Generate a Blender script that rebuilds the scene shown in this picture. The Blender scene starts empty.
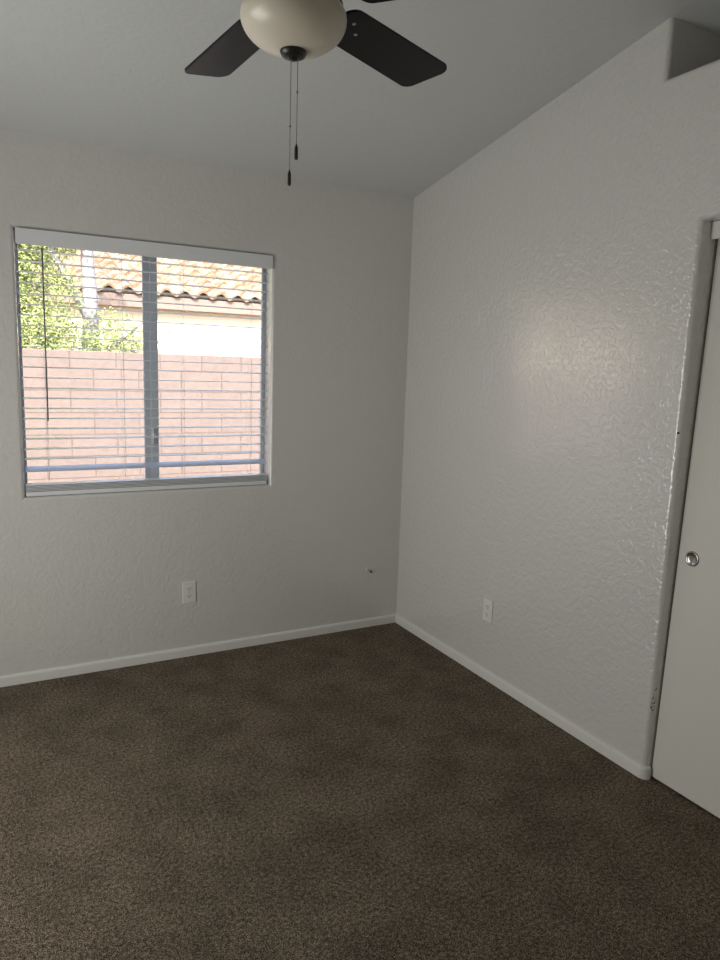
import bpy, bmesh, math, random
from mathutils import Vector, Matrix
random.seed(7)
C = bpy.context.scene.collection
SC = bpy.context.scene
PI = math.pi

# ---------------------------------------------------------------- camera
def make_camera():
    yaw, pitch, roll, f = 0.4970, -0.1577, 0.0328, 703.98
    fw = Vector((math.sin(yaw)*math.cos(pitch), math.cos(yaw)*math.cos(pitch), math.sin(pitch)))
    r = Vector((math.cos(yaw), -math.sin(yaw), 0))
    u = r.cross(fw)
    r2 = math.cos(roll)*r + math.sin(roll)*u
    u2 = -math.sin(roll)*r + math.cos(roll)*u
    cam = bpy.data.cameras.new('camera')
    cam.sensor_fit = 'HORIZONTAL'; cam.sensor_width = 36; cam.lens = f*36/720
    cam.clip_start = 0.02
    o = bpy.data.objects.new('camera', cam)
    m = Matrix((r2, u2, -fw)).transposed().to_4x4()
    m.translation = Vector((-2.1579, -3.4637, 1.5069))
    o.matrix_world = m
    C.objects.link(o); SC.camera = o
make_camera()

# ---------------------------------------------------------------- view, world, lights
SC.view_settings.view_transform = 'Standard'
SC.view_settings.look = 'None'
SC.view_settings.gamma = 1
SC.view_settings.use_curve_mapping = False
SC.view_settings.exposure = 0.08

w = bpy.data.worlds.new('sky'); SC.world = w; w.use_nodes = True
nt = w.node_tree
sky = nt.nodes.new('ShaderNodeTexSky'); sky.sky_type = 'NISHITA'
sky.sun_disc = False; sky.dust_density = 4.0; sky.air_density = 0.8; sky.sun_elevation = math.radians(52); sky.sun_rotation = math.radians(200)
hz = nt.nodes.new('ShaderNodeMix'); hz.data_type = 'RGBA'; hz.inputs[0].default_value = .45   # thin bright haze
nt.links.new(sky.outputs[0], hz.inputs[6]); hz.inputs[7].default_value = (1.25, 1.2, 1.1, 1)
nt.links.new(hz.outputs[2], nt.nodes['Background'].inputs[0])
nt.nodes['Background'].inputs[1].default_value = 1.2

def lamp(name, kind, loc, rot, energy, color, **kw):
    l = bpy.data.lights.new(name, kind); l.energy = energy; l.color = color
    for k, v in kw.items(): setattr(l, k, v)
    o = bpy.data.objects.new(name, l); o.location = loc; o.rotation_euler = rot
    C.objects.link(o); return o
# sun high behind this house, shining on the yard side
lamp('sun', 'SUN', (0, 0, 10), (math.radians(47), 0, math.radians(-28)), 10.5, (1.0, .95, .86), angle=0.01)
# added fill lamp in a made-up, unseen doorway of the left wall
lamp('doorway_fill', 'AREA', (-3.10, -1.30, 1.05), (math.radians(90), 0, math.radians(-90)), 25.5, (1.0, .995, .955),
     shape='RECTANGLE', size=1.0, size_y=1.6)

# ---------------------------------------------------------------- materials
def mat(name, col, rough=.5, metal=0, spec=.5, **kw):
    m = bpy.data.materials.new(name); m.use_nodes = True
    b = m.node_tree.nodes['Principled BSDF']
    b.inputs['Base Color'].default_value = (*col, 1)
    b.inputs['Roughness'].default_value = rough
    b.inputs['Metallic'].default_value = metal
    b.inputs['Specular IOR Level'].default_value = spec
    for k, v in kw.items(): b.inputs[k].default_value = v
    return m
def N(m, t, **kw):
    n = m.node_tree.nodes.new('ShaderNode'+t)
    for k, v in kw.items(): setattr(n, k, v)
    return n
def L(m, a, b): m.node_tree.links.new(a, b)
def coords(m):
    return N(m, 'TexCoord').outputs['Object']
def noise(m, scale, detail=2, rough=.5, vec=None):
    n = N(m, 'TexNoise'); n.inputs['Scale'].default_value = scale
    n.inputs['Detail'].default_value = detail; n.inputs['Roughness'].default_value = rough
    L(m, vec if vec else coords(m), n.inputs['Vector']); return n.outputs['Fac']
def ramp(m, fac, stops):
    n = N(m, 'ValToRGB'); e = n.color_ramp.elements
    while len(e) < len(stops): e.new(.5)
    for el, (p, c) in zip(e, stops):
        el.position = p; el.color = (*c, 1) if len(c) == 3 else c
    L(m, fac, n.inputs[0]); return n.outputs[0]
def bump(m, h, dist, strength=1, prev=None):
    n = N(m, 'Bump'); n.inputs['Distance'].default_value = dist; n.inputs['Strength'].default_value = strength
    L(m, h, n.inputs['Height'])
    if prev: L(m, prev, n.inputs['Normal'])
    L(m, n.outputs[0], m.node_tree.nodes['Principled BSDF'].inputs['Normal'])
    L(m, n.outputs[0], m.node_tree.nodes['Principled BSDF'].inputs['Coat Normal']); return n.outputs[0]
def base(m, out): L(m, out, m.node_tree.nodes['Principled BSDF'].inputs['Base Color'])
def mathn(m, op, a, b=None):
    n = N(m, 'Math', operation=op)
    for i, x in enumerate((a, b)):
        if x is None: continue
        if isinstance(x, (int, float)): n.inputs[i].default_value = x
        else: L(m, x, n.inputs[i])
    return n.outputs[0]

def wall_paint(name, col, rough, texture=1.0, spec=.5):
    m = mat(name, col, rough, 0, spec, **({'Coat Weight': .8, 'Coat Roughness': .2, 'Coat IOR': 1.6} if spec > .9 else {}))
    # hand-trowelled knockdown texture: flattened blobs with soft edges
    a = noise(m, 42, 2, .5)
    h = ramp(m, a, [(.44, (0, 0, 0)), (.54, (1, 1, 1))])
    b = noise(m, 9, 2)
    b1 = bump(m, h, .0010*texture)
    bump(m, b, .0010*texture, 1, b1)
    return m
M_wall = wall_paint('wall_paint', (.70, .69, .655), .24, .7, 1.0)
def marks(m, spots):
    # small black scuffs and a nail hole with a place of their own on the paint
    prev = None
    for c, rad, rough in spots:
        vm = N(m, 'VectorMath', operation='SUBTRACT'); vm.inputs[1].default_value = c; L(m, coords(m), vm.inputs[0])
        vs = N(m, 'VectorMath', operation='MULTIPLY'); vs.inputs[1].default_value = tuple(1/q for q in rad); L(m, vm.outputs[0], vs.inputs[0])
        ln = N(m, 'VectorMath', operation='LENGTH'); L(m, vs.outputs[0], ln.inputs[0])
        k = mathn(m, 'LESS_THAN', ln.outputs['Value'], 1.0)
        if rough: k = mathn(m, 'MULTIPLY', k, mathn(m, 'GREATER_THAN', noise(m, 130, 3, .7), .54))
        prev = k if prev is None else mathn(m, 'MAXIMUM', prev, k)
    mx = N(m, 'Mix', data_type='RGBA'); L(m, prev, mx.inputs[0])
    mx.inputs[6].default_value = m.node_tree.nodes['Principled BSDF'].inputs['Base Color'].default_value
    mx.inputs[7].default_value = (.05, .045, .04, 1)
    base(m, mx.outputs[2])
M_wall_r = wall_paint('wall_paint_scuffed', (.70, .69, .655), .20, .75, 1.0)
marks(M_wall_r, [((.004, -1.815, 1.317), (.004, .006, .004), False), ((.012, -1.822, .300), (.010, .010, .030), True), ((.016, -1.822, .365), (.006, .008, .012), True)])
M_ceil = wall_paint('ceiling_paint', (.69, .70, .695), .7, .35)
M_trim = mat('trim_paint', (.76, .75, .71), .35)
M_door = mat('door_paint', (.72, .70, .64), .42)
_d = noise(M_door, 120, 2); bump(M_door, _d, .0002)
M_plastic = mat('white_plastic', (.78, .77, .73), .3)
M_dark = mat('dark_slot', (.01, .01, .01), .7)
M_slat = mat('blind_slat', (.80, .81, .82), .24)
M_slat_sky = mat('blind_slat_sky_tint', (.66, .75, .92), .2, 0, 1.0)  # blue of the reflected sky is put into this slat's base colour
M_cord = mat('ladder_cord', (.80, .80, .80), .8)
M_wand = mat('tilt_wand', (.10, .10, .10), .25)
M_alu = mat('window_frame_metal', (.54, .585, .62), .35)
M_vinyl = mat('window_sash_white', (.75, .77, .79), .4)
M_glass = mat('glass', (1, 1, 1), 0, 0, .5, **{'Transmission Weight': 1.0, 'IOR': 1.45})
M_pull = mat('pull_metal', (.42, .41, .39), .22, 1)
M_chrome = mat('brushed_metal', (.62, .61, .58), .28, 1)
M_bronze = mat('dark_bronze', (.012, .012, .014), .35)
M_blade = mat('blade_espresso', (.012, .011, .013), .38, 0, .2)
_g = N(M_blade, 'Mapping'); _g.inputs['Scale'].default_value = (3, 90, 1); L(M_blade, coords(M_blade), _g.inputs[0])
base(M_blade, ramp(M_blade, noise(M_blade, 1.5, 4, .6, _g.outputs[0]), [(.35, (.004, .004, .005)), (.7, (.009, .009, .011))]))
M_bowl = mat('frosted_glass_bowl', (.74, .68, .57), .28, 0, .5, **{'Subsurface Weight': .25, 'Subsurface Radius': (.03, .03, .02), 'Subsurface Scale': 1.0})

M_carpet = mat('carpet', (.06, .045, .03), .95, 0, .1)
def carpet():
    m = M_carpet
    fine = noise(m, 300, 2, .8)
    mid = noise(m, 85, 2, .6)
    tuft = mathn(m, 'ADD', mathn(m, 'MULTIPLY', fine, .76), mathn(m, 'MULTIPLY', mid, .24))
    col = ramp(m, tuft, [(.40, (.020, .013, .008)), (.46, (.085, .063, .043)), (.53, (.215, .170, .123)), (.60, (.54, .455, .355))])
    big = noise(m, 4.5, 4, .65)
    v = ramp(m, big, [(.36, (.80, .80, .80)), (.62, (1.18, 1.18, 1.18))])
    mx = N(m, 'Mix', data_type='RGBA', blend_type='MULTIPLY'); mx.inputs[0].default_value = 1
    L(m, col, mx.inputs[6]); L(m, v, mx.inputs[7])
    base(m, mx.outputs[2])
    b1 = bump(m, tuft, .012, .8)
carpet()

# block garden wall: running-bond blocks 40 x 20 cm
def brickmat():
    m = mat('pink_block', (.5, .36, .30), .9, 0, .1)
    mp = N(m, 'Mapping'); mp.inputs['Rotation'].default_value = (PI/2, 0, 0)
    L(m, coords(m), mp.inputs[0])
    b = N(m, 'TexBrick'); L(m, mp.outputs[0], b.inputs['Vector'])
    b.inputs['Scale'].default_value = 1.0
    b.inputs['Brick Width'].default_value = .406; b.inputs['Row Height'].default_value = .203
    b.inputs['Mortar Size'].default_value = .005; b.inputs['Mortar Smooth'].default_value = .3
    b.inputs['Color1'].default_value = (.198, .160, .144, 1); b.inputs['Color2'].default_value = (.185, .151, .136, 1)
    b.inputs['Mortar'].default_value = (.145, .117, .104, 1)
    mx = N(m, 'Mix', data_type='RGBA', blend_type='MULTIPLY'); mx.inputs[0].default_value = 1
    L(m, b.outputs['Color'], mx.inputs[6])
    L(m, ramp(m, noise(m, 25, 4, .7), [(.3, (.86, .86, .86)), (.7, (1.08, 1.08, 1.08))]), mx.inputs[7])
    base(m, mx.outputs[2])
    bump(m, b.outputs['Fac'], -.004)
    return m
M_block = brickmat()
M_stucco = mat('cream_stucco', (.82, .73, .56), .9, 0, .1)
bump(M_stucco, noise(M_stucco, 40, 3), .004)
M_fascia = mat('fascia_paint', (0.221, 0.170, 0.145), .7)
M_tile = mat('clay_tile', (.62, .33, .18), .8, 0, .2)
base(M_tile, ramp(M_tile, noise(M_tile, 5.5, 3, .7), [(.40, (0.197, 0.111, 0.061)), (.5, (0.221, 0.164, 0.115)), (.60, (0.262, 0.234, 0.201))]))
M_leaf = mat('leaf', (.28, .42, .08), .6)
base(M_leaf, ramp(M_leaf, noise(M_leaf, 6, 3, .7), [(.35, (.19, .26, .075)), (.55, (.29, .34, .12)), (.7, (.36, .38, .20))]))
M_bark = mat('bark', (0.270, 0.257, 0.270), .9)
bump(M_bark, noise(M_bark, 30, 4), .01)
M_gravel = mat('gravel', (.42, .34, .27), .95)
base(M_gravel, ramp(M_gravel, noise(M_gravel, 60, 3), [(.3, (.25, .19, .15)), (.7, (.52, .43, .35))]))

# ---------------------------------------------------------------- mesh helpers
def obj(name, bm, m, parent=None, smooth=False, label=None):
    me = bpy.data.meshes.new(name)
    bmesh.ops.recalc_face_normals(bm, faces=bm.faces)
    bm.to_mesh(me); bm.free(); me.materials.append(m)
    if smooth:
        for p in me.polygons: p.use_smooth = True
    o = bpy.data.objects.new(name, me); C.objects.link(o)
    if parent: o.parent = parent
    if label: o['label'] = label
    return o
def struct(o):
    o['kind'] = 'structure'; return o
def thing(name, label, cat, loc=(0, 0, 0), rot=(0, 0, 0), group=None):
    o = bpy.data.objects.new(name, None); C.objects.link(o); o.empty_display_size = .05
    o.location = loc; o.rotation_euler = rot; o['label'] = label; o['category'] = cat
    if group: o['group'] = group
    return o
def box(x0, x1, y0, y1, z0, z1, bev=0, seg=2, bm=None):
    b = bmesh.new()
    bmesh.ops.create_cube(b, size=1)
    for v in b.verts:
        v.co = Vector(((x0+x1)/2 + v.co.x*(x1-x0), (y0+y1)/2 + v.co.y*(y1-y0), (z0+z1)/2 + v.co.z*(z1-z0)))
    if bev: bmesh.ops.bevel(b, geom=list(b.edges), offset=bev, segments=seg, affect='EDGES', profile=.5)
    if bm is None: return b
    me = bpy.data.meshes.new('t'); b.to_mesh(me); b.free(); bm.from_mesh(me); bpy.data.meshes.remove(me)
    return bm
def lathe(prof, n=48, axis='z', bm=None, cap=True):
    bm = bm or bmesh.new(); rings = []
    for r, z in prof:
        if r < 1e-6: rings.append([bm.verts.new((0, 0, z))]); continue
        rings.append([bm.verts.new((r*math.cos(2*PI*k/n), r*math.sin(2*PI*k/n), z)) for k in range(n)])
    for a, b in zip(rings, rings[1:]):
        for k in range(n):
            k2 = (k+1) % n
            if len(a) == 1 and len(b) == 1: continue
            if len(a) == 1: bm.faces.new((a[0], b[k], b[k2]))
            elif len(b) == 1: bm.faces.new((a[k], a[k2], b[0]))
            else: bm.faces.new((a[k], a[k2], b[k2], b[k]))
    if cap:
        for r in (rings[0], rings[-1]):
            if len(r) > 1: bm.faces.new(r)
    return bm
def tube(p, q, r, n=10, bm=None):
    bm = bm or bmesh.new(); p = Vector(p); q = Vector(q)
    d = (q-p).normalized(); a = d.orthogonal().normalized(); b = d.cross(a)
    A = [bm.verts.new(p + r*(math.cos(2*PI*k/n)*a + math.sin(2*PI*k/n)*b)) for k in range(n)]
    B = [bm.verts.new(q + r*(math.cos(2*PI*k/n)*a + math.sin(2*PI*k/n)*b)) for k in range(n)]
    for k in range(n): bm.faces.new((A[k], A[(k+1) % n], B[(k+1) % n], B[k]))
    bm.faces.new(A); bm.faces.new(B); return bm
def prism(pts, z0, z1, bm=None):
    bm = bm or bmesh.new()
    a = [bm.verts.new((x, y, z0)) for x, y in pts]; b = [bm.verts.new((x, y, z1)) for x, y in pts]
    n = len(pts)
    for k in range(n): bm.faces.new((a[k], a[(k+1) % n], b[(k+1) % n], b[k]))
    bm.faces.new(a); bm.faces.new(b[::-1]); return bm

# ---------------------------------------------------------------- room
SL = .1813
LX, RY = -2.95, -3.80                 # left wall, rear wall
T = .14
ceil = lambda y: 2.44 - SL*y
WX0, WX1, WZ0, WZ1 = -1.996, -.8234, .8801, 2.0527
DY0, DY1, DZ = -1.8245, -3.35, 2.0351
AY, AZ = -1.6240, 2.5369

def holed(us, zrows, holes, P, Q, bev):
    """A wall on a grid: us are the stations along it, zrows(u) the heights, holes the
    (i, j) cells left open.  P(u, z) gives the room face, Q(u, z) the far face."""
    bm = bmesh.new(); F = {}; B = {}
    nz = len(zrows(us[0]))
    for i, u in enumerate(us):
        for j, z in enumerate(zrows(u)):
            F[i, j] = bm.verts.new(P(u, z)); B[i, j] = bm.verts.new(Q(u, z))
    cells = {(i, j) for i in range(len(us)-1) for j in range(nz-1)} - set(holes)
    for i, j in cells:
        for V in (F, B): bm.faces.new((V[i, j], V[i+1, j], V[i+1, j+1], V[i, j+1]))
    edges = []
    def side(a, b, hole):
        bm.faces.new((F[a], F[b], B[b], B[a]))
        if hole:
            edges.append(bm.edges.get((F[a], F[b])))
    for i, j in cells:
        for (di, dj), a, b in (((-1, 0), (i, j), (i, j+1)), ((1, 0), (i+1, j), (i+1, j+1)),
                               ((0, -1), (i, j), (i+1, j)), ((0, 1), (i, j+1), (i+1, j+1))):
            n = (i+di, j+dj)
            if n not in cells: side(a, b, n in holes)
    bmesh.ops.recalc_face_normals(bm, faces=bm.faces)
    if bev:
        bmesh.ops.bevel(bm, geom=edges, offset=bev, segments=10, affect='EDGES', profile=.5)
    return bm
# floor and ceiling
struct(obj('floor', box(-4.14, .95, RY-.14, T, -.15, 0), M_carpet))
bm = bmesh.new()
for y, z in ((T, 0), (RY-.14, 0)):
    for x in (-4.14, .95):
        for dz in (0, .16): bm.verts.new((x, y, ceil(y)+dz))
vs = list(bm.verts)
for f in ((0, 1, 3, 2), (4, 5, 7, 6), (0, 1, 5, 4), (2, 3, 7, 6), (0, 2, 6, 4), (1, 3, 7, 5)): bm.faces.new([vs[k] for k in f])
struct(obj('ceiling', bm, M_ceil))
# back wall (with the window opening)
zt = lambda u: [0, WZ0, WZ1, ceil(0)]
o = struct(obj('wall_back', holed([LX-T, WX0, WX1, 0], zt, {(1, 1)},
      lambda u, z: (u, 0, z), lambda u, z: (u, T, z), .018), M_wall))
# right wall with the closet opening and the open plant shelf above it
zt = lambda u: [0, min(DZ, 3), min(AZ, ceil(u)-.0005), ceil(u)]
o = struct(obj('wall_right', holed([T, -.5344, AY, DY0, DY1, RY], zt, {(3, 0), (2, 2), (3, 2), (4, 2)},
      lambda u, z: (0, u, z), lambda u, z: (.12, u, z), .018), M_wall_r))
# closet behind it
def slope_wall(x0, x1, y0, y1, z0=0):
    bm = bmesh.new(); v = [bm.verts.new((x, y, z)) for y in (y0, y1) for x in (x0, x1) for z in (z0, ceil(y))]
    for f in ((0, 1, 3, 2), (4, 5, 7, 6), (0, 1, 5, 4), (2, 3, 7, 6), (0, 2, 6, 4), (1, 3, 7, 5)): bm.faces.new([v[k] for k in f])
    return bm
struct(obj('wall_closet_side', slope_wall(.12, .80, AY, AY+.10), M_wall))
struct(obj('wall_closet_end', slope_wall(.80, .95, T, RY), M_wall))
struct(obj('wall_closet_top', box(.12, .80, RY, AY, AZ-.10, AZ), M_wall))
# left and rear walls, hallway behind the doorway added for the fill lamp
hy0, hy1 = -.79, -1.81
o = struct(obj('wall_left', holed([0, hy0, hy1, RY], lambda u: [0, 2.04, ceil(u)], {(1, 0)},
      lambda u, z: (LX, u, z), lambda u, z: (LX-.12, u, z), .016), M_wall))
struct(obj('wall_rear', slope_wall(LX-.12, .95, RY, RY-.14), M_wall))
struct(obj('wall_added_hallway', box(-4.14, -4.0, RY-.14, T, 0, 3.2), M_wall))
struct(obj('wall_added_hallway_end', box(-4.0, LX-.12, 0, T, 0, 2.6), M_wall))
struct(obj('wall_added_hallway_rear', box(-4.0, LX-.12, RY-.14, RY, 0, 3.2), M_wall))

# baseboards: flat board with an eased top
def base_run(p0, p1, inward, name):
    prof = [(0, 0), (.012, 0), (.012, .038), (.0105, .044), (.007, .048), (0, .050)]
    bm = bmesh.new(); p0 = Vector(p0); p1 = Vector(p1); n = Vector(inward)
    A = [bm.verts.new(p0 + n*a + Vector((0, 0, z))) for a, z in prof]
    B = [bm.verts.new(p1 + n*a + Vector((0, 0, z))) for a, z in prof]
    for k in range(len(prof)): bm.faces.new((A[k], A[(k+1) % len(prof)], B[(k+1) % len(prof)], B[k]))
    bm.faces.new(A); bm.faces.new(B)
    return bm
struct(obj('baseboard_back', base_run((LX, 0, 0), (0, 0, 0), (0, -1, 0), 'b'), M_trim))
# right baseboard turns round the bullnose into the closet jamb
def path_base(path, prof):
    bm = bmesh.new(); rows = []
    for k, (p, n) in enumerate(path):
        rows.append([bm.verts.new((p[0]+n[0]*a, p[1]+n[1]*a, z)) for a, z in prof])
    for a, b in zip(rows, rows[1:]):
        for k in range(len(prof)): bm.faces.new((a[k], a[(k+1) % len(prof)], b[(k+1) % len(prof)], b[k]))
    bm.faces.new(rows[0]); bm.faces.new(rows[-1]); return bm
prof = [(0, 0), (.012, 0), (.012, .038), (.0105, .044), (.007, .048), (0, .050)]
path = [((0, -.012), (-1, 0))]
rr = .018
for k in range(7):
    a = PI/2*k/6
    path.append(((rr - rr*math.cos(a), DY0 + rr - rr*math.sin(a)), (-math.cos(a), -math.sin(a))))
path.append(((.022, DY0), (0, -1)))
struct(obj('baseboard_right', path_base(path, prof), M_trim))
struct(obj('baseboard_rear', base_run((LX, RY, 0), (0, RY, 0), (0, 1, 0), 'b'), M_trim))
struct(obj('baseboard_left', base_run((LX, 0, 0), (LX, hy0+.016, 0), (1, 0, 0), 'b'), M_trim))

# closet head board (covers the sliding track) and doors
struct(obj('trim_1', box(.052, .066, DY1+.001, DY0-.001, 1.976, DZ-.001, .002), M_trim))
struct(obj('trim_2', box(.090, .110, DY1+.001, DY0-.001, 2.010, DZ-.001), M_alu))
def closet_door(name, y0, y1, xb, xt, pull_y, vis):
    h = 1.985
    bm = box(0, .030, y1, y0, .008, h, .002)
    o = obj(name, bm, M_door); struct(o)
    o.location.x = xb
    o.rotation_euler.y = math.atan2(xt-xb, h)
    # round recessed finger pull
    prof = [(.0, -.0004), (.012, -.0006), (.0175, -.0014), (.0205, -.0032), (.0225, -.0042), (.0250, -.0038), (.0272, -.0022), (.0278, .0004)]
    b = lathe(prof, 40, cap=False)
    p = obj('finger_pull', b, M_pull, o, True, 'round recessed brushed metal finger pull')
    # profile axis is +z; turn it to face the room (-x)
    p.rotation_euler = (0, PI/2, 0); p.location = (-.0006, pull_y, .874)
    return o
closet_door('door_1', DY0-.006, -2.62, .031, .084, -1.888, True)
closet_door('door_2', -2.56, DY1+.006, .088, .088, -3.26, False)

# ---------------------------------------------------------------- window
win = bpy.data.objects.new('window_1', None); C.objects.link(win); win['kind'] = 'structure'
win['label'] = 'two-pane horizontal sliding window with grey frame'
fy0, fy1 = .088, .135
fw_ = .010
bm = bmesh.new()
for a in ((WX0, WX0+fw_, fy0, fy1, WZ0, WZ1), (WX1-fw_, WX1, fy0, fy1, WZ0, WZ1),
          (WX0+fw_, WX1-fw_, fy0, fy1, WZ0, WZ0+fw_), (WX0+fw_, WX1-fw_, fy0, fy1, WZ1-fw_, WZ1)): box(*a, .002, 1, bm)
obj('window_frame', bm, M_alu, win)
mx = -1.410
def sash(x0, x1, y0, y1, st_l, st_r):
    bm = bmesh.new(); r = .022
    z0, z1 = WZ0+fw_, WZ1-fw_
    box(x0, x0+st_l, y0, y1, z0, z1, .002, 1, bm); box(x1-st_r, x1, y0, y1, z0, z1, .002, 1, bm)
    box(x0+st_l, x1-st_r, y0, y1, z0, z0+r, .002, 1, bm); box(x0+st_l, x1-st_r, y0, y1, z1-r, z1, .002, 1, bm)
    o = obj('sash', bm, M_alu, win)
    g = obj('glass_pane', box(x0+st_l-.004, x1-st_r+.004, (y0+y1)/2-.002, (y0+y1)/2+.002, z0+r-.004, z1-r+.004), M_glass, o)
    return o
sash(WX0+fw_, mx+.004, .112, .132, .008, .036)
s2 = sash(mx-.004, WX1-fw_, .090, .110, .036, .008)
bm = box(mx+.000, mx+.014, .078, .090, 1.10, 1.19, .003); box(mx+.003, mx+.011, .066, .079, 1.13, 1.155, .002, 1, bm)
obj('latch', bm, M_chrome, s2)

# ---------------------------------------------------------------- venetian blind
bl = thing('venetian_blind', 'white horizontal slat blind with valance hanging in the window', 'blind', (-1.414, .034, WZ1-.004))
bx0, bx1 = -1.991+1.414, WX1-.014+1.414
def at(z): return z-(WZ1-.004)
# valance with its short returns
bm = box(-1.992+1.414, WX1+1.414-.001, -.046, -.037, at(1.985), .002, .002)
obj('valance', bm, M_slat, bl)
obj('headrail', box(bx0, bx1, -.034, .022, at(2.005), -.002, .002), M_slat, bl)
def slat_bm(tilt=0, w=.050, t=.0028, seg=6):
    bm = bmesh.new(); rows = []
    for k in range(seg+1):
        s = -w/2 + w*k/seg; c = .0018*(1-(2*s/w)**2)
        rows.append([(s, c+t/2), (s, c-t/2)])
    ct, st = math.cos(tilt), math.sin(tilt)
    R = lambda p: (p[0]*ct - p[1]*st, p[0]*st + p[1]*ct)
    A, B = [], []
    loop = [r[0] for r in rows] + [r[1] for r in rows[::-1]]
    for p in loop:
        y, z = R(p); A.append(bm.verts.new((bx0, y, z))); B.append(bm.verts.new((bx1, y, z)))
    n = len(loop)
    for k in range(n): bm.faces.new((A[k], A[(k+1) % n], B[(k+1) % n], B[k]))
    bm.faces.new(A); bm.faces.new(B[::-1]); return bm
ztop, nsl = 1.965, 21
pitch = .0457
proto = obj('slat', slat_bm(math.radians(1.5)), M_slat, bl); proto.location.z = at(ztop)
for k in range(1, nsl):
    s = proto.copy(); C.objects.link(s); s.parent = bl; s.location.z = at(ztop - pitch*k)
    s.rotation_euler.x = random.uniform(-.012, .012)
lo = ztop - pitch*nsl
s = obj('slat', slat_bm(math.radians(22)), M_slat_sky, bl, label='lowest hanging slat, tipped towards the room, sky reflection tinted into its colour'); s.location.z = at(lo-.002)
# spare slats lying on the bottom rail
stk = obj('bottom_rail', box(bx0, bx1, -.028, .026, at(WZ0+.002), at(WZ0+.022), .003), M_slat, bl)
for k in range(5):
    s = proto.copy(); C.objects.link(s); s.parent = bl
    s.location = (0, random.uniform(-.001, .001), at(WZ0+.0265 + k*.0068)); 
    s.rotation_euler.x = random.uniform(-.01, .01)
# ladder cords and lift cords
for x in (-1.895, -1.556, -1.272, -.925):
    bm = bmesh.new()
    for yy in (-.026, .026): tube((x+1.414, yy, at(WZ0+.06)), (x+1.414, yy, at(2.004)), .0006, 6, bm)
    tube((x+1.414+.006, 0, at(WZ0+.06)), (x+1.414+.006, 0, at(2.004)), .0007, 6, bm)
    obj('ladder_cord', bm, M_cord, bl)
bm = tube((-1.890+1.414, -.040, at(1.225)), (-1.889+1.414, -.040, at(1.975)), .0032, 8)
tube((-1.889+1.414, -.036, at(1.975)), (-1.889+1.414, -.036, at(1.998)), .0015, 6, bm)
obj('tilt_wand', bm, M_wand, bl, True)

# ---------------------------------------------------------------- outlets
def outlet(label, loc, rz, group='wall outlets'):
    t = thing('wall_outlet', label, 'outlet', loc, (0, 0, rz))
    # local: plate in xz, facing -y
    obj('cover_plate', box(-.035, .035, -.0055, 0, -.057, .057, .003, 3), M_plastic, t)
    for s in (-1, 1):
        pts = []
        for k in range(32):
            a = 2*PI*k/32; x = .0168*math.cos(a); z = .0168*math.sin(a)
            pts.append((x, max(-.0135, min(.0135, z))))
        bm = bmesh.new()
        prism([(x, z) for x, z in pts], 0, .0022, bm)
        r = obj('receptacle', bm, M_plastic, t)
        r.rotation_euler = (PI/2, 0, 0); r.location = (0, -.0055, s*.0195)
        bm = bmesh.new()
        box(-.0078, -.0054, -.001, .0065, .0022, .0026, 0, 1, bm)
        box(.0054, .0078, -.001, .0055, .0022, .0026, 0, 1, bm)
        prism([(.0026*math.cos(2*PI*k/12), -.0072+.0026*math.sin(2*PI*k/12)) for k in range(12)], .0022, .0026, bm)
        obj('slot', bm, M_dark, r)
    sc = obj('screw', lathe([(0, .0012), (.0022, .001), (.0028, 0)], 16, cap=False), M_chrome, t)
    sc.rotation_euler = (PI/2, 0, 0); sc.location = (0, -.0055, 0)
    return t
outlet('white duplex outlet on the back wall below the window', (-1.256, 0, .343), 0)
outlet('white duplex outlet low on the right-hand wall', (0, -.853, .350), -PI/2)
# coax stub
t = thing('cable_connector', 'small metal cable connector poking out of the back wall near the corner', 'connector', (-.206, 0, .345), (PI/2, 0, 0))
obj('grommet', lathe([(.006, 0), (.0165, 0), (.0165, .002), (.013, .004), (.006, .004), (.006, 0)], 24, cap=False), M_plastic, t, True)
bm = lathe([(.0045, 0), (.0045, .010), (.0062, .010), (.0062, .018), (.0045, .018), (.0045, .028), (0, .028)], 6, cap=False)
obj('coax_plug', bm, M_chrome, t)
M_cable = mat('black_rubber', (.012, .012, .012), .5)
o = obj('cable', tube((0, 0, .026), (.008, -.008, .036), .0042, 10), M_cable, t, True)

# ---------------------------------------------------------------- ceiling fan
fx, fyy = -1.5214, -1.922
fz = 2.30
fc = ceil(fyy)
fan = thing('ceiling_fan', 'dark five-blade ceiling fan with frosted bowl light and two pull chains', 'ceiling fan', (fx, fyy, fc))
z_ = lambda z: z - fc
tilt = math.atan(SL)
can = obj('canopy', lathe([(.066, .004), (.066, -.012), (.058, -.040), (.034, -.062), (.014, -.066)], 40), M_bronze, fan, True)
can.rotation_euler.x = -tilt
obj('downrod', tube((0, 0, z_(2.40)), (0, 0, -.05), .011, 16), M_bronze, fan, True)
obj('motor_housing', lathe([(.012, z_(2.47)), (.030, z_(2.465)), (.036, z_(2.43)), (.085, z_(2.415)), (.108, z_(2.385)), (.110, z_(2.335)),
                            (.098, z_(2.312)), (.060, z_(2.306)), (.060, z_(2.284)), (.106, z_(2.278)), (.106, z_(2.269)), (.05, z_(2.269))], 48), M_bronze, fan, True)
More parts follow.
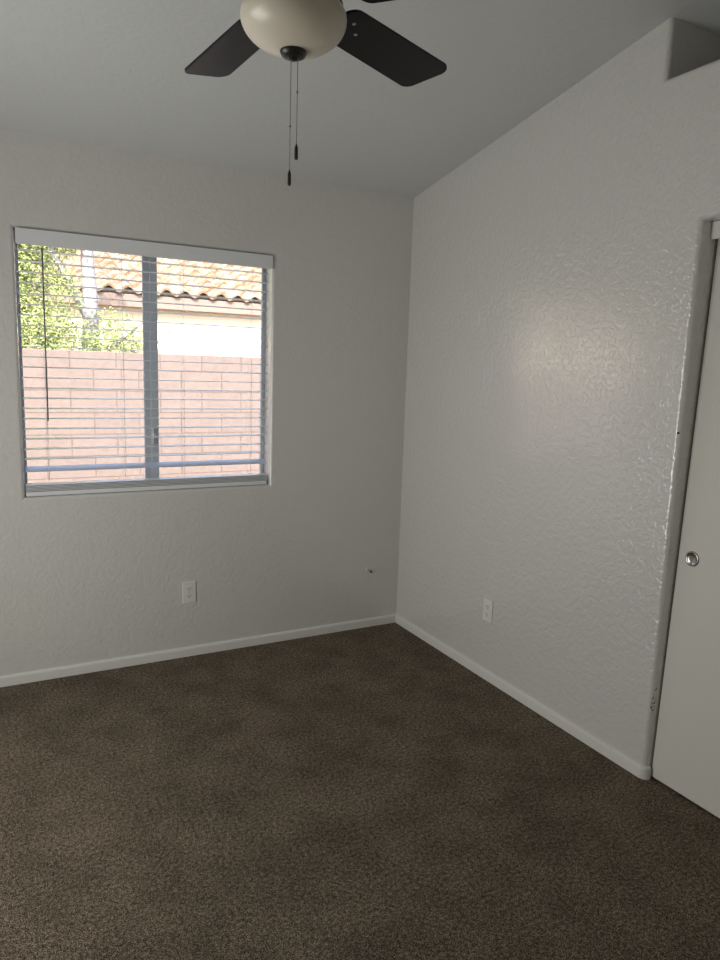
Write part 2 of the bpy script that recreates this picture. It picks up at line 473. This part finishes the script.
# bowl
prof = []
for k in range(0, 19):
    a = PI/2*k/18
    prof.append((.1150*math.cos(a)**.92, z_(2.247) - .067*math.sin(a)))
prof = [(.098, z_(2.272)), (.107, z_(2.268)), (.1135, z_(2.258))] + prof
prof[-1] = (0, prof[-1][1])
bowl = obj('glass_bowl', lathe(prof, 64, cap=False), M_bowl, fan, True)
zb = z_(2.247) - .067
fin = obj('finial', lathe([(.0, zb+.014), (.027, zb+.014), (.0295, zb+.008), (.0290, zb-.001), (.0255, zb-.008), (.018, zb-.0115), (.010, zb-.0120), (.008, zb-.0160), (0, zb-.0165)], 32, cap=False), M_bronze, fan, True)
# blades
def blade_outline(r0, r1, w0, w1, rc=.030, n=8):
    pts = [(r0, -w0/2)]
    def corner(cx, cy, a0, a1, r):
        return [(cx + r*math.cos(a0+(a1-a0)*k/n), cy + r*math.sin(a0+(a1-a0)*k/n)) for k in range(n+1)]
    pts = corner(r0+.03, -w0/2+.03, PI, 1.5*PI, .03)
    pts += corner(r1-rc, -w1/2+rc, -PI/2, 0, rc)
    pts += corner(r1-rc-.012, w1/2-rc, 0, PI/2, rc)
    pts += corner(r0+.03, w0/2-.03, PI/2, PI, .03)
    return pts
M_screw = mat('blade_screw', (.55, .55, .55), .3, 1)
for a in (95.0, 23.4, -50, -120.5, 167):
    a = math.radians(a)
    b = obj('blade', prism(blade_outline(.135, .535, .120, .137), -.003, .003), M_blade, fan)
    b.matrix_local = Matrix.Translation((0, 0, z_(fz-.005))) @ Matrix.Rotation(a, 4, 'Z') @ Matrix.Rotation(math.radians(-11), 4, 'X')
    # iron: a flared arm from the motor, bolted on the blade
    bm = bmesh.new()
    prism([(.085, -.012), (.135, -.012), (.160, -.036), (.205, -.040), (.222, -.022), (.226, 0), (.222, .022), (.205, .040), (.160, .036), (.135, .012), (.085, .012)], .003, .007, bm)
    iron = obj('blade_iron', bm, M_bronze, fan); iron.matrix_local = b.matrix_local.copy()
    for sx, sy in ((.175, -.024), (.175, .024), (.210, 0)):
        bm = prism([(sx+.0045*math.cos(2*PI*k/12), sy+.0045*math.sin(2*PI*k/12)) for k in range(12)], -.0052, -.003)
        obj('screw', bm, M_screw, b)
# pull chains
def chain(x, y, z0, zc, z1, pend_m):
    bm = bmesh.new(); z = z0; 
    while z > z1+.03:
        bmesh.ops.create_icosphere(bm, subdivisions=1, radius=.0015, matrix=Matrix.Translation((x, y, z_(z))))
        z -= .0036
    tube((x, y, z_(z0)), (x, y, z_(z1+.03)), .0005, 5, bm)
    bmesh.ops.create_icosphere(bm, subdivisions=2, radius=.0028, matrix=Matrix.Translation((x, y, z_(zc))))
    o = obj('pull_chain', bm, M_chain, fan, True)
    k = obj('chain_knob', lathe([(0, .033), (.0015, .033), (.002, .029), (.0034, .027), (.0040, .022), (.0040, .003), (.0032, 0), (0, -.0005)], 16, cap=False), pend_m, o, True)
    k.location = (x, y, z_(z1))
M_chain = mat('chain_metal', (.30, .29, .27), .4, 1)
M_knob = mat('chain_knob_bronze', (.030, .026, .018), .4)
u = Vector((math.cos(.497), -math.sin(.497)))   # to the viewer's right of the bowl
chain(u.x*-.0045, u.y*-.0045, 2.172, 2.029, 1.905, M_knob)
chain(u.x*.0100, u.y*.0100, 2.172, 2.100, 1.960, M_knob)

# ---------------------------------------------------------------- outside
struct(obj('ground', box(-20, 14, T, 22, -.5, -.25), M_gravel))
gw = obj('block_wall', box(-17, 9, 3.50, 3.65, -.25, 1.58, .004, 1), M_block)
gw['label'] = 'pink concrete block garden wall outside the window'; gw['category'] = 'garden wall'
# neighbour's house
hs = thing('neighbor_house', 'cream stucco neighbouring house with clay tile roof beyond the garden wall', 'house', (3, 7, -.25))
hp = lambda b, n, m: obj(n, b, m, hs)
hp(box(-19, 8, .03, 6, 0, 2.75), 'wall', M_stucco)
hp(box(-19.35, 8.3, -.15, -.11, 2.49, 2.66, .003, 1), 'fascia', M_fascia)
hp(box(-19.35, 8.3, -.11, .30, 2.49, 2.52), 'soffit', M_fascia)
def roof():
    bm = bmesh.new(); P = .26; tile_l = .36; rows = 12; pitchr = .34
    x0, x1 = -19.4, 8.3; nx = int((x1-x0)/P*8)
    for r in range(rows):
        ya = -.20 + r*tile_l*.94; yb = ya + tile_l*1.05
        off = (r % 2)*0
        va, vb, vc = [], [], []
        for k in range(nx+1):
            x = x0 + (x1-x0)*k/nx; ph = (x/P + off) % 1
            h = .075*abs(math.sin(PI*ph))**.8 if ph < .62 else .075*abs(math.sin(PI*.62))**.8*max(0, 1-(ph-.62)/.12)
            h = .07*math.sin(PI*min(1, ph/.7)) if ph < .7 else -.018*math.sin(PI*(ph-.7)/.3)
            za = 2.68 + pitchr*(ya+.2) + .03; zb2 = 2.68 + pitchr*(yb+.2)
            va.append(bm.verts.new((x, ya, za + h))); vb.append(bm.verts.new((x, yb, zb2 + h*.9)))
            vc.append(bm.verts.new((x, ya+.004, za + h - .03)))
        for k in range(nx):
            bm.faces.new((va[k], va[k+1], vb[k+1], vb[k])); bm.faces.new((vc[k], vc[k+1], va[k+1], va[k]))
    # deck under the tiles
    a = [bm.verts.new(p) for p in ((x0, -.12, 2.64), (x1, -.12, 2.64), (x1, 4.0, 4.03), (x0, 4.0, 4.03))]
    bm.faces.new(a); return bm
hp(roof(), 'tile_roof', M_tile)
# tree between garden wall and house
def tree():
    t = thing('leafy_tree', 'yellow-green leafy tree with pale trunk behind the garden wall', 'tree', (-1.05, 5.2, -.25))
    bm = bmesh.new()
    pts = [((.0, 0, 0), .11), ((.02, 0, 1.2), .10), ((.05, .02, 2.4), .085), ((.02, .05, 3.2), .06), ((-.1, .1, 4.0), .03)]
    def limb(pts):
        for (p, r), (q, s) in zip(pts, pts[1:]):
            n = 12; p = Vector(p); q = Vector(q); d = (q-p).normalized(); a = d.orthogonal().normalized(); b = d.cross(a)
            A = [bm.verts.new(p + r*(math.cos(2*PI*k/n)*a+math.sin(2*PI*k/n)*b)) for k in range(n)]
            B = [bm.verts.new(q + s*(math.cos(2*PI*k/n)*a+math.sin(2*PI*k/n)*b)) for k in range(n)]
            for k in range(n): bm.faces.new((A[k], A[(k+1) % n], B[(k+1) % n], B[k]))
    limb(pts)
    limb([((.02, 0, 1.2), .06), ((-.5, .1, 2.0), .04), ((-.9, .1, 2.8), .02)])
    limb([((.02, 0, 1.5), .05), ((.35, -.1, 2.0), .03), ((.6, -.1, 2.2), .015)])
    limb([((.03, 0, 2.2), .05), ((-.35, -.1, 2.9), .03), ((-.6, -.2, 3.4), .015)])
    obj('trunk', bm, M_bark, t, True)
    bm = bmesh.new()
    blobs = [(-1.0, 0, 2.2, .55, 1.3), (-.55, -.1, 2.1, .45, 1.2), (-.45, 0, 3.2, .5, 1.1), (-1.1, .1, 3.3, .7, 1.1), (-.35, -.25, 1.95, .40, .9),
             (.25, -.05, 2.02, .36, .8), (.50, -.05, 1.85, .36, .8), (-1.5, 0, 2.3, .6, 1.2), (.05, -.2, 1.75, .30, .9), (-2.0, .2, 2.7, .8, 1.2), (-.25, .1, 3.75, .45, 1), (-.20, -.35, 2.45, .22, .4),
             (-.62, 0, 2.7, .38, 1.5), (-.80, 0, 3.0, .40, 1.4), (-.30, 0, 3.05, .26, 1.2), (-.28, -.1, 2.6, .20, 1.0), (-.95, .1, 2.6, .4, 1.3)]
    for bx, by, bz, r, dens in blobs:
        for _ in range(int(3000*dens*r*r/.25)):
            d = Vector((random.gauss(0, 1), random.gauss(0, 1), random.gauss(0, 1))).normalized()*r*random.random()**.45
            c = Vector((bx, by, bz)) + Vector((d.x, d.y*.8, d.z*.95))
            s = random.uniform(.014, .030)
            a = Vector((random.gauss(0, 1), random.gauss(0, 1), random.gauss(0, 1))).normalized()
            b = a.orthogonal().normalized()*s*.42; nrm = a.cross(b).normalized()*s*.15; a = a*s
            v = [bm.verts.new(p) for p in (c-a, c+b+nrm, c+a, c-b+nrm)]
            bm.faces.new((v[0], v[1], v[2])); bm.faces.new((v[0], v[2], v[3]))
    obj('foliage', bm, M_leaf, t)
tree()
